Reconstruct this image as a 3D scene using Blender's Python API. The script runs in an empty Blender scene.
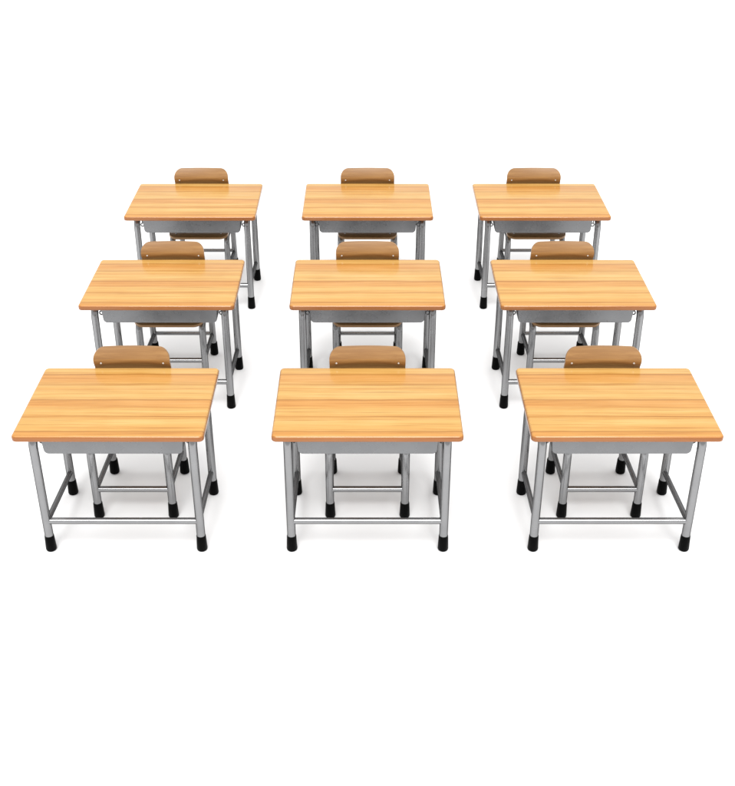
import bpy, bmesh, math
from mathutils import Vector
scene = bpy.context.scene
COL = scene.collection
PI = math.pi

# ------------------------------------------------------------------ helpers
def build(name, bm, mat, parent=None, smooth=True, angle=40):
    bmesh.ops.recalc_face_normals(bm, faces=bm.faces[:])
    me = bpy.data.meshes.new(name)
    bm.to_mesh(me); bm.free()
    me.materials.append(mat)
    if smooth:
        for p in me.polygons: p.use_smooth = True
        me.set_sharp_from_angle(angle=math.radians(angle))
    o = bpy.data.objects.new(name, me)
    COL.objects.link(o)
    if parent is not None: o.parent = parent
    return o

def arc_pts(p0, corner, p1, r, n=8):
    """points of a fillet of radius r replacing the corner between p0 and p1"""
    p0, c, p1 = Vector(p0), Vector(corner), Vector(p1)
    a = (p0 - c).normalized(); b = (p1 - c).normalized()
    ang = a.angle(b); t = r / math.tan(ang / 2)
    cen = c + (a + b).normalized() * (r / math.sin(ang / 2))
    s = c + a * t - cen; e = c + b * t - cen
    tot = s.angle(e); out = []
    for i in range(n + 1):
        k = i / n
        out.append(cen + (s * math.sin((1 - k) * tot) + e * math.sin(k * tot)) / math.sin(tot))
    return out

def tube(bm, pts, r, seg=20, cap=True):
    pts = [Vector(p) for p in pts]
    rs = r if isinstance(r, (list, tuple)) else [r] * len(pts)
    T = []
    for i in range(len(pts)):
        d = Vector((0, 0, 0))
        if i > 0: d += (pts[i] - pts[i - 1]).normalized()
        if i < len(pts) - 1: d += (pts[i + 1] - pts[i]).normalized()
        T.append(d.normalized())
    up = Vector((1, 0, 0)) if abs(T[0].x) < .9 else Vector((0, 0, 1))
    n = (up - T[0] * up.dot(T[0])).normalized()
    rings = []
    for p, t, rr in zip(pts, T, rs):
        n = (n - t * n.dot(t)).normalized(); b = t.cross(n)
        rings.append([bm.verts.new(p + (n * math.cos(2 * PI * k / seg) + b * math.sin(2 * PI * k / seg)) * rr) for k in range(seg)])
    for a, b in zip(rings, rings[1:]):
        for k in range(seg):
            bm.faces.new((a[k], a[(k + 1) % seg], b[(k + 1) % seg], b[k]))
    if cap:
        bm.faces.new(rings[0][::-1]); bm.faces.new(rings[-1])

def rounded_outline(w, d, rads, n=8):
    """plan outline, centred; rads = corner radii (+x+y, -x+y, -x-y, +x-y)"""
    out = []
    for (sx, sy, a0), r in zip(((1, 1, 0), (-1, 1, 90), (-1, -1, 180), (1, -1, 270)), rads):
        for i in range(n + 1):
            a = math.radians(a0 + 90 * i / n)
            out.append((sx * (w / 2 - r) + r * math.cos(a), sy * (d / 2 - r) + r * math.sin(a)))
    return out

def slab(bm, w, d, z0, z1, rads, bev_top, bev_bot, n=8, k=5):
    """rounded board with softened edges"""
    rings = []
    prof = []
    for i in range(k + 1):
        a = PI / 2 * i / k
        prof.append((bev_bot * (1 - math.sin(a)), z0 + bev_bot * (1 - math.cos(a))))
    for i in range(k + 1):
        a = PI / 2 * i / k
        prof.append((bev_top * (1 - math.cos(a)), z1 - bev_top * (1 - math.sin(a))))
    for inset, z in prof:
        o = rounded_outline(w - 2 * inset, d - 2 * inset, [max(r - inset, .002) for r in rads], n)
        rings.append([bm.verts.new((x, y, z)) for x, y in o])
    m = len(rings[0])
    for a, b in zip(rings, rings[1:]):
        for i in range(m):
            bm.faces.new((a[i], a[(i + 1) % m], b[(i + 1) % m], b[i]))
    bm.faces.new(rings[0][::-1]); bm.faces.new(rings[-1])

# ------------------------------------------------------------------ materials
def new_mat(name):
    m = bpy.data.materials.new(name); m.use_nodes = True
    nt = m.node_tree; return m, nt, nt.nodes['Principled BSDF']

def srgb(r, g, b):
    f = lambda c: (c / 255 / 12.92) if c / 255 <= .04045 else ((c / 255 + .055) / 1.055) ** 2.4
    return (f(r), f(g), f(b), 1)

def ramp(nt, stops, interp='LINEAR'):
    n = nt.nodes.new('ShaderNodeValToRGB'); cr = n.color_ramp; cr.interpolation = interp
    while len(cr.elements) > 1: cr.elements.remove(cr.elements[-1])
    cr.elements[0].position, cr.elements[0].color = stops[0]
    for p, c in stops[1:]:
        e = cr.elements.new(p); e.color = c
    return n

def noise(nt, coord, scale, loc=(0, 0, 0), detail=4, rough=.55, nscale=1.0):
    mp = nt.nodes.new('ShaderNodeMapping'); mp.inputs['Scale'].default_value = scale
    mp.inputs['Location'].default_value = loc
    nt.links.new(coord, mp.inputs['Vector'])
    n = nt.nodes.new('ShaderNodeTexNoise'); n.inputs['Scale'].default_value = nscale
    n.inputs['Detail'].default_value = detail; n.inputs['Roughness'].default_value = rough
    nt.links.new(mp.outputs[0], n.inputs['Vector']); return n

def math_node(nt, op, a, b=None, clamp=False):
    n = nt.nodes.new('ShaderNodeMath'); n.operation = op; n.use_clamp = clamp
    for i, v in enumerate((a, b)):
        if v is None: continue
        if isinstance(v, (int, float)): n.inputs[i].default_value = v
        else: nt.links.new(v, n.inputs[i])
    return n.outputs[0]

def mix(nt, blend, fac, a, b):
    n = nt.nodes.new('ShaderNodeMix'); n.data_type = 'RGBA'; n.blend_type = blend
    for k, v in ((0, fac), (6, a), (7, b)):
        if isinstance(v, (int, float, tuple)): n.inputs[k].default_value = v
        else: nt.links.new(v, n.inputs[k])
    return n.outputs[2]

W, D, H, T = .6895, .5104, .56, .025

# desktop wood: long grain along X with warm bands
WD, wnt, wb = new_mat('desktop_wood')
tc = wnt.nodes.new('ShaderNodeTexCoord'); oc = tc.outputs['Object']
sep = wnt.nodes.new('ShaderNodeSeparateXYZ'); wnt.links.new(oc, sep.inputs[0])
v = math_node(wnt, 'ADD', math_node(wnt, 'MULTIPLY', sep.outputs['Y'], 1 / D), .5)   # 0 near, 1 far
oi = wnt.nodes.new('ShaderNodeObjectInfo')
vo = wnt.nodes.new('ShaderNodeCombineXYZ')
wnt.links.new(math_node(wnt, 'MULTIPLY', oi.outputs['Random'], 5.0), vo.inputs[0])
va = wnt.nodes.new('ShaderNodeVectorMath'); va.operation = 'ADD'
wnt.links.new(oc, va.inputs[0]); wnt.links.new(vo.outputs[0], va.inputs[1])
oc = va.outputs[0]                    # every board gets its own small figure
warp = noise(wnt, oc, (4.0, 9.0, 4.0), detail=3)
v2 = math_node(wnt, 'ADD', v, math_node(wnt, 'MULTIPLY', math_node(wnt, 'SUBTRACT', warp.outputs['Fac'], .5), .030))
LT, MD, OR, DK, BR = (.545, .325, .098, 1), (.53, .290, .080, 1), (.505, .248, .062, 1), (.34, .155, .033, 1), (.415, .205, .046, 1)
bands = ramp(wnt, [(0, OR), (.055, OR), (.066, DK), (.082, MD), (.12, MD), (.15, LT), (.2, LT), (.235, MD), (.27, BR), (.285, MD),
                   (.34, LT), (.38, MD), (.42, OR), (.485, OR), (.503, DK), (.517, MD), (.55, LT), (.63, LT), (.66, MD),
                   (.70, LT), (.735, BR), (.75, MD), (.80, OR), (.87, OR), (.885, DK), (.90, MD), (.94, LT), (1, MD)])
wnt.links.new(v2, bands.inputs[0])
fine = noise(wnt, oc, (2.4, 210, 210), detail=6, rough=.65)
fr = ramp(wnt, [(.30, (.62, .50, .38, 1)), (.46, (.94, .91, .86, 1)), (.62, (1.03, 1.03, 1.06, 1)), (.72, (1.06, 1.10, 1.25, 1))])
wnt.links.new(fine.outputs['Fac'], fr.inputs[0])
c1 = mix(wnt, 'MULTIPLY', 1.0, bands.outputs[0], fr.outputs[0])
mid = noise(wnt, oc, (2.2, 34, 34), loc=(3, 1, 0), detail=4, rough=.6)
mr = ramp(wnt, [(.36, (.94, .88, .79, 1)), (.50, (1, 1, 1, 1)), (.66, (1.04, 1.10, 1.28, 1))])
wnt.links.new(mid.outputs['Fac'], mr.inputs[0])
c2 = mix(wnt, 'MULTIPLY', .8, c1, mr.outputs[0])
big = noise(wnt, oc, (6, 4, 4), loc=(7, 4, 0), detail=2)
br_ = ramp(wnt, [(.35, (.98, .96, .93, 1)), (.62, (1.01, 1.02, 1.04, 1))])
wnt.links.new(big.outputs['Fac'], br_.inputs[0])
c3 = mix(wnt, 'MULTIPLY', 1.0, c2, br_.outputs[0])
# darker brown edge all round the board, dark side reflections painted into its colour
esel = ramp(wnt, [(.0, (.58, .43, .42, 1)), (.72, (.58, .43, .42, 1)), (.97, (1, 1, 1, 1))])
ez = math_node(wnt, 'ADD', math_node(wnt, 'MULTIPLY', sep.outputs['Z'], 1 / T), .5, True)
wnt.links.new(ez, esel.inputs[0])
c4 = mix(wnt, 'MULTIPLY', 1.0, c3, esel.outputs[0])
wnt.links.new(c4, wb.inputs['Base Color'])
rr = ramp(wnt, [(.3, (.24, .24, .24, 1)), (.7, (.13, .13, .13, 1))])
wnt.links.new(mid.outputs['Fac'], rr.inputs[0]); wnt.links.new(rr.outputs[0], wb.inputs['Roughness'])
bp = wnt.nodes.new('ShaderNodeBump'); bp.inputs['Strength'].default_value = .05; bp.inputs['Distance'].default_value = .001
wnt.links.new(fine.outputs['Fac'], bp.inputs['Height']); wnt.links.new(bp.outputs[0], wb.inputs['Normal'])
wb.inputs['IOR'].default_value = 1.5

# chair plywood: browner
CW, cnt, cb = new_mat('chair_plywood')
tc = cnt.nodes.new('ShaderNodeTexCoord'); oc = tc.outputs['Object']
f1 = noise(cnt, oc, (4, 60, 90), detail=5, rough=.6)
cr1 = ramp(cnt, [(.3, (.220, .108, .035, 1)), (.5, (.272, .140, .047, 1)), (.7, (.325, .176, .062, 1))])
cnt.links.new(f1.outputs['Fac'], cr1.inputs[0])
cnt.links.new(cr1.outputs[0], cb.inputs['Base Color'])
cb.inputs['Roughness'].default_value = .32

def metal(name, col, metallic, rough, spec=.5):
    m, nt, b = new_mat(name)
    tc = nt.nodes.new('ShaderNodeTexCoord')
    n = noise(nt, tc.outputs['Object'], (14, 14, 14), detail=4)
    r = ramp(nt, [(.3, tuple(c * .96 for c in col) + (1,)), (.7, tuple(min(1, c * 1.07) for c in col) + (1,))])
    nt.links.new(n.outputs['Fac'], r.inputs[0]); nt.links.new(r.outputs[0], b.inputs['Base Color'])
    r2 = ramp(nt, [(.3, (rough * .8,) * 3 + (1,)), (.7, (rough * 1.2,) * 3 + (1,))])
    nt.links.new(n.outputs['Fac'], r2.inputs[0]); nt.links.new(r2.outputs[0], b.inputs['Roughness'])
    b.inputs['Metallic'].default_value = metallic
    b.inputs['Specular IOR Level'].default_value = spec
    if metallic > .3: b.inputs['Specular Tint'].default_value = (0, 0, 0, 1)
    return m
STEEL = metal('satin_steel', (.275, .276, .28), .88, .24)
TRAY = metal('tray_sheet_steel', (.205, .208, .214), .65, .27)
RUB = metal('black_rubber', (.001, .001, .001), 0, .45, .05)
RIV = metal('bright_rivet', (.6, .6, .6), .7, .3)

FL, fnt, fb = new_mat('white_floor')
tc = fnt.nodes.new('ShaderNodeTexCoord')
n = noise(fnt, tc.outputs['Object'], (.8, .8, .8), detail=3)
r = ramp(fnt, [(.3, (.84, .84, .84, 1)), (.7, (.85, .85, .85, 1))])
fnt.links.new(n.outputs['Fac'], r.inputs[0]); fnt.links.new(r.outputs[0], fb.inputs['Base Color'])
fb.inputs['Roughness'].default_value = .8; fb.inputs['Specular IOR Level'].default_value = .1

# ------------------------------------------------------------------ floor
bm = bmesh.new()
bmesh.ops.create_grid(bm, x_segments=2, y_segments=2, size=60)
floor = build('floor', bm, FL, smooth=False); floor['kind'] = 'structure'

# ------------------------------------------------------------------ desk
LX, LY, LR = .2916, .1862, .0165
def foot_cap(x, y, parent):
    bm = bmesh.new()
    tube(bm, [(x, y, 0), (x, y, .003), (x, y, .008), (x, y, .066), (x, y, .0695), (x, y, .0695)],
         [.0165, .0195, .0208, .0182, .0172, .0160], 24)
    return build('foot_cap', bm, RUB, parent)

def make_desk():
    root = bpy.data.objects.new('school_desk', None); COL.objects.link(root); root.empty_display_size = .2
    bm = bmesh.new()
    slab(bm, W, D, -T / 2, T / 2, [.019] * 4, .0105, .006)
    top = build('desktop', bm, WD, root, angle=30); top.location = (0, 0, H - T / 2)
    zr = H - T - LR - .001          # centre of the rail under the top
    br = .05
    for sx in (-1, 1):
        x = sx * LX
        for sy in (-1, 1):
            y = sy * LY
            arc = arc_pts((x, y, 0), (x, y, zr), (x, 0, zr), br, 9)
            bm = bmesh.new()
            tube(bm, [(x, y, .03)] + arc, LR, 22)
            leg = build('leg', bm, STEEL, root)
            foot_cap(x, y, leg)
        bm = bmesh.new()
        tube(bm, [(x, -LY + br + .0005, zr), (x, LY - br - .0005, zr)], LR, 22)
        build('top_rail', bm, STEEL, root)
        bm = bmesh.new()
        tube(bm, [(x - sx * .003, -LY, .1353), (x - sx * .003, LY - .004, .110)], .0105, 18)
        build('side_bar', bm, STEEL, root)
        # bag hook: a small ring under the rail
        bm = bmesh.new()
        cx, cy, cz, R = sx * (LX - .0205), -.145, zr - .046, .0085
        pts = [(cx + R * math.cos(a), cy, cz + R * math.sin(a)) for a in [math.radians(70 + 340 * i / 22) for i in range(23)]]
        tube(bm, pts, .0032, 10)
        tube(bm, [(cx + R * math.cos(math.radians(70)), cy, cz + R * math.sin(math.radians(70))), (cx + sx * .006, cy, zr + .004)], .0032, 10)
        build('bag_hook', bm, STEEL, root)
    bm = bmesh.new()
    tube(bm, [(-LX + .002, -LY, .1365), (LX - .002, -LY, .1365)], .0125, 18)
    build('front_bar', bm, STEEL, root)
    # book tray: folded sheet, closed in front, open towards the chair
    wt, wb_, zt, zb, r = .2615, .2535, H - T - .001, .4440, .018
    y0, y1, th = -.1915, .165, .0025
    def section(ins):
        a, b = (-wt + ins, zt), (-wb_ + ins, zb + ins)
        c, d = (wb_ - ins, zb + ins), (wt - ins, zt)
        P = [Vector((a[0], 0, a[1]))]
        P += arc_pts((a[0], 0, a[1]), (b[0], 0, b[1]), (c[0], 0, c[1]), r - ins, 7)
        P += arc_pts((b[0], 0, b[1]), (c[0], 0, c[1]), (d[0], 0, d[1]), r - ins, 7)
        P.append(Vector((d[0], 0, d[1])))
        return P
    bm = bmesh.new()
    def ring(P, y): return [bm.verts.new((p.x, y, p.z)) for p in P]
    k = .003
    o0 = ring(section(k), y0); o1 = ring(section(k * .3), y0 + k * .3); o2 = ring(section(0), y0 + k); o3 = ring(section(0), y1)
    i0 = ring(section(th), y1); i1 = ring(section(th + .001), y0 + k + th)
    seq = [o0, o1, o2, o3, i0, i1]
    for a, b in zip(seq, seq[1:]):
        for i in range(len(a) - 1): bm.faces.new((a[i], a[i + 1], b[i + 1], b[i]))
    bm.faces.new(o0); bm.faces.new(i1)
    # top lip of the front sheet and the side edges
    bm.faces.new((o0[0], o0[-1], o1[-1], o1[0])); bm.faces.new((o1[0], o1[-1], o2[-1], o2[0])); bm.faces.new((o2[0], o2[-1], i1[-1], i1[0]))
    bm.faces.new((o2[0], i1[0], i0[0], o3[0])); bm.faces.new((o2[-1], i1[-1], i0[-1], o3[-1]))
    build('book_tray', bm, TRAY, root, angle=35)
    return root

# ------------------------------------------------------------------ chair
CX, CF, CR_ = .1496, .0268, .3395
def rivet(parent, loc, nrm):
    bm = bmesh.new()
    n = Vector(nrm).normalized(); p = Vector(loc)
    prof = [(0, .0046), (.0012, .0044), (.0022, .0034), (.0027, .0016), (.0028, .0005)]
    tube(bm, [p - n * .004] + [p + n * h for h, _ in prof], [.0046] + [q for _, q in prof], 14)
    return build('rivet', bm, RIV, parent)

def make_chair():
    root = bpy.data.objects.new('school_chair', None); COL.objects.link(root); root.empty_display_size = .2
    r = LR * .97
    zr = .346 - r
    for sx in (-1, 1):
        x = sx * CX
        bm = bmesh.new()                                   # front leg bends back under the seat
        tube(bm, [(x, CF, .03)] + arc_pts((x, CF, 0), (x, CF, zr), (x, .28, zr), .042, 9) + [(x, .285, zr)], r, 22)
        leg = build('leg', bm, STEEL, root); foot_cap(x, CF, leg)
        bm = bmesh.new()                                   # rear leg runs up to the backrest
        tube(bm, [(x, CR_, .03), (x, .3345, .12), (x, .325, .25), (x, .3165, .33), (sx * .146, .305, .40), (sx * .134, .298, .50), (sx * .126, .2935, .555), (sx * .1235, .2915, .588)], r * .93, 22)
        leg = build('leg', bm, STEEL, root); foot_cap(x, CR_, leg)
        bm = bmesh.new()
        tube(bm, [(x - sx * .003, CF, .1335), (x - sx * .003, CR_ - .006, .116)], .0098, 18)
        build('side_bar', bm, STEEL, root)
    bm = bmesh.new(); tube(bm, [(-CX + .002, CF, .1335), (CX - .002, CF, .1335)], .0122, 18)
    build('stretcher', bm, STEEL, root)
    bm = bmesh.new(); tube(bm, [(-CX + .002, .3345, .1215), (CX - .002, .3345, .1215)], .0100, 18)
    build('stretcher', bm, STEEL, root)
    # seat: plywood with a rolled front edge
    sw, sy0, sy1, th = .325, -.032, .300, .0115
    n = 26; m = 20
    def zs(t, s):                     # t 0 front..1 back, s -1..1
        z = .360 - .008 * max(0, 1 - t / .16) ** 2.0 - .006 * math.sin(PI * min(1, max(0, (t - .2) / .8))) * (1 - s * s * .6)
        return z
    def yz(t): return sy0 + (sy1 - sy0) * t
    rf, rb = .045, .04
    def halfw(y):
        w = sw / 2
        for y0, sgn, rr_ in ((sy0, 1, rf), (sy1, -1, rb)):
            d = (y - y0) * sgn
            if d < rr_: w = sw / 2 - rr_ + math.sqrt(max(0, rr_ ** 2 - (rr_ - d) ** 2))
        return w
    bm = bmesh.new()
    ts = [(1 - math.cos(PI * i / n)) / 2 for i in range(n + 1)]
    def sheet(dz):
        return [[bm.verts.new((halfw(yz(t)) * (-1 + 2 * j / m), yz(t), zs(t, -1 + 2 * j / m) + dz)) for j in range(m + 1)] for t in ts]
    A, B = sheet(0), sheet(-th)
    for S in (A, B):
        for i in range(n):
            for j in range(m): bm.faces.new((S[i][j], S[i][j + 1], S[i + 1][j + 1], S[i + 1][j]))
    for i in range(n):
        for j in (0, m): bm.faces.new((A[i][j], A[i + 1][j], B[i + 1][j], B[i][j]))
    for i in (0, n):
        for j in range(m): bm.faces.new((A[i][j], A[i][j + 1], B[i][j + 1], B[i][j]))
    seat = build('seat', bm, CW, root, angle=50)
    for sx in (-1, 1):
        for yy in (.006, .262):
            t = (yy - sy0) / (sy1 - sy0)
            rivet(seat, (sx * .1236, yy, zs(t, .76)), (0, -.15 if yy < .1 else 0, 1))
    # backrest: bent plywood shell, upper part leaning back
    z0, z1, bw, bth = .492, .6380, .3006, .011
    def by(z, x):
        h = (z - z0) / (z1 - z0)
        lo = min(1, max(0, (.68 - h) / .32)); lo = lo * lo * (3 - 2 * lo)
        return .261 + .020 * max(0, (h - .66) / .34) ** 1.3 + .017 * lo - .012 * (x / .15) ** 2
    rt, rbm = .042, .03
    def hw(z):
        w = bw / 2
        for zz, sgn, rr_ in ((z0, 1, rbm), (z1, -1, rt)):
            d = (z - zz) * sgn
            if d < rr_: w = min(w, bw / 2 - rr_ + math.sqrt(max(0, rr_ ** 2 - (rr_ - d) ** 2)))
        return w
    bm = bmesh.new(); n, m = 30, 24
    hs = [z0 + (z1 - z0) * (1 - math.cos(PI * i / n)) / 2 for i in range(n + 1)]
    def shell(off):
        rows = []
        for z in hs:
            row = []
            for j in range(m + 1):
                s = -math.cos(PI * j / m) ; x = hw(z) * s
                row.append(bm.verts.new((x, by(z, x) + off, z)))
            rows.append(row)
        return rows
    A, B = shell(0), shell(bth)
    for S in (A, B):
        for i in range(n):
            for j in range(m): bm.faces.new((S[i][j], S[i][j + 1], S[i + 1][j + 1], S[i + 1][j]))
    edge = []
    for i in range(n):
        for j in (0, m): edge.append(bm.faces.new((A[i][j], A[i + 1][j], B[i + 1][j], B[i][j])))
    for i in (0, n):
        for j in range(m): edge.append(bm.faces.new((A[i][j], A[i][j + 1], B[i][j + 1], B[i][j])))
    back = build('backrest', bm, CW, root, angle=50)
    for sx in (-1, 1):
        rivet(back, (sx * .1229, by(.576, .1229), .576), (0, -1, -.3))
    return root

# ------------------------------------------------------------------ place them
def children(o, pool): return [c for c in pool if c.parent == o]
def copy_tree(o, pool, parent=None):
    c = o.copy(); COL.objects.link(c)
    if parent is not None: c.parent = parent
    for ch in children(o, pool): copy_tree(ch, pool, c)
    return c

R = [0, 1.0675, 2.1295]; CC = .9306
desk0 = make_desk(); chair0 = make_chair()
pool = list(COL.objects)
row_d = ['front row', 'middle row', 'back row']
col_d = ['left', 'centre', 'right']
nxt = {(0, 0): '', }
first = True
for ri, y in enumerate(R):
    for ci, x in enumerate((-CC, 0, CC)):
        if first: d, c = desk0, chair0
        else: d, c = copy_tree(desk0, pool), copy_tree(chair0, pool)
        first = False
        d.location = (x, y, 0); c.location = (x, y, 0)
        d['label'] = f'light wood school desk with grey tray, {col_d[ci]} of the {row_d[ri]}'
        d['category'] = 'desk'; d['group'] = 'school desks in three rows'
        c['label'] = f'brown plywood school chair tucked behind the {col_d[ci]} desk of the {row_d[ri]}'
        c['category'] = 'chair'; c['group'] = 'school chairs behind the desks'

# ------------------------------------------------------------------ camera
cam = bpy.data.cameras.new('camera'); co = bpy.data.objects.new('camera', cam); COL.objects.link(co)
co.location = (0, -3.6011, 2.6956); co.rotation_euler = (PI / 2 - .5289, 0, 0)
cam.sensor_fit = 'HORIZONTAL'; cam.sensor_width = 36; cam.lens = 36 * 1113.15 / 735; cam.clip_end = 300
scene.camera = co

# ------------------------------------------------------------------ light
sl = bpy.data.lights.new('studio_softbox', 'SUN'); sl.energy = 1.6; sl.angle = math.radians(70)
so = bpy.data.objects.new('studio_softbox', sl); COL.objects.link(so); so.location = (0, -1, 6)
so.rotation_euler = (math.radians(8), 0, 0)
kl = bpy.data.lights.new('studio_key', 'SUN'); kl.energy = 2.7; kl.angle = math.radians(34)
ko = bpy.data.objects.new('studio_key', kl); COL.objects.link(ko); ko.location = (0, -5, 5)
ko.rotation_euler = (math.radians(38), 0, 0)
w = bpy.data.worlds.new('World'); scene.world = w; w.use_nodes = True
bg = w.node_tree.nodes['Background']; bg.inputs[0].default_value = (1, 1, 1, 1); bg.inputs[1].default_value = .85

scene.view_settings.view_transform = 'Standard'; scene.view_settings.look = 'None'
scene.view_settings.exposure = 0; scene.view_settings.gamma = 1
scene.render.resolution_x = 958; scene.render.resolution_y = 1024
scene.render.engine = 'CYCLES'
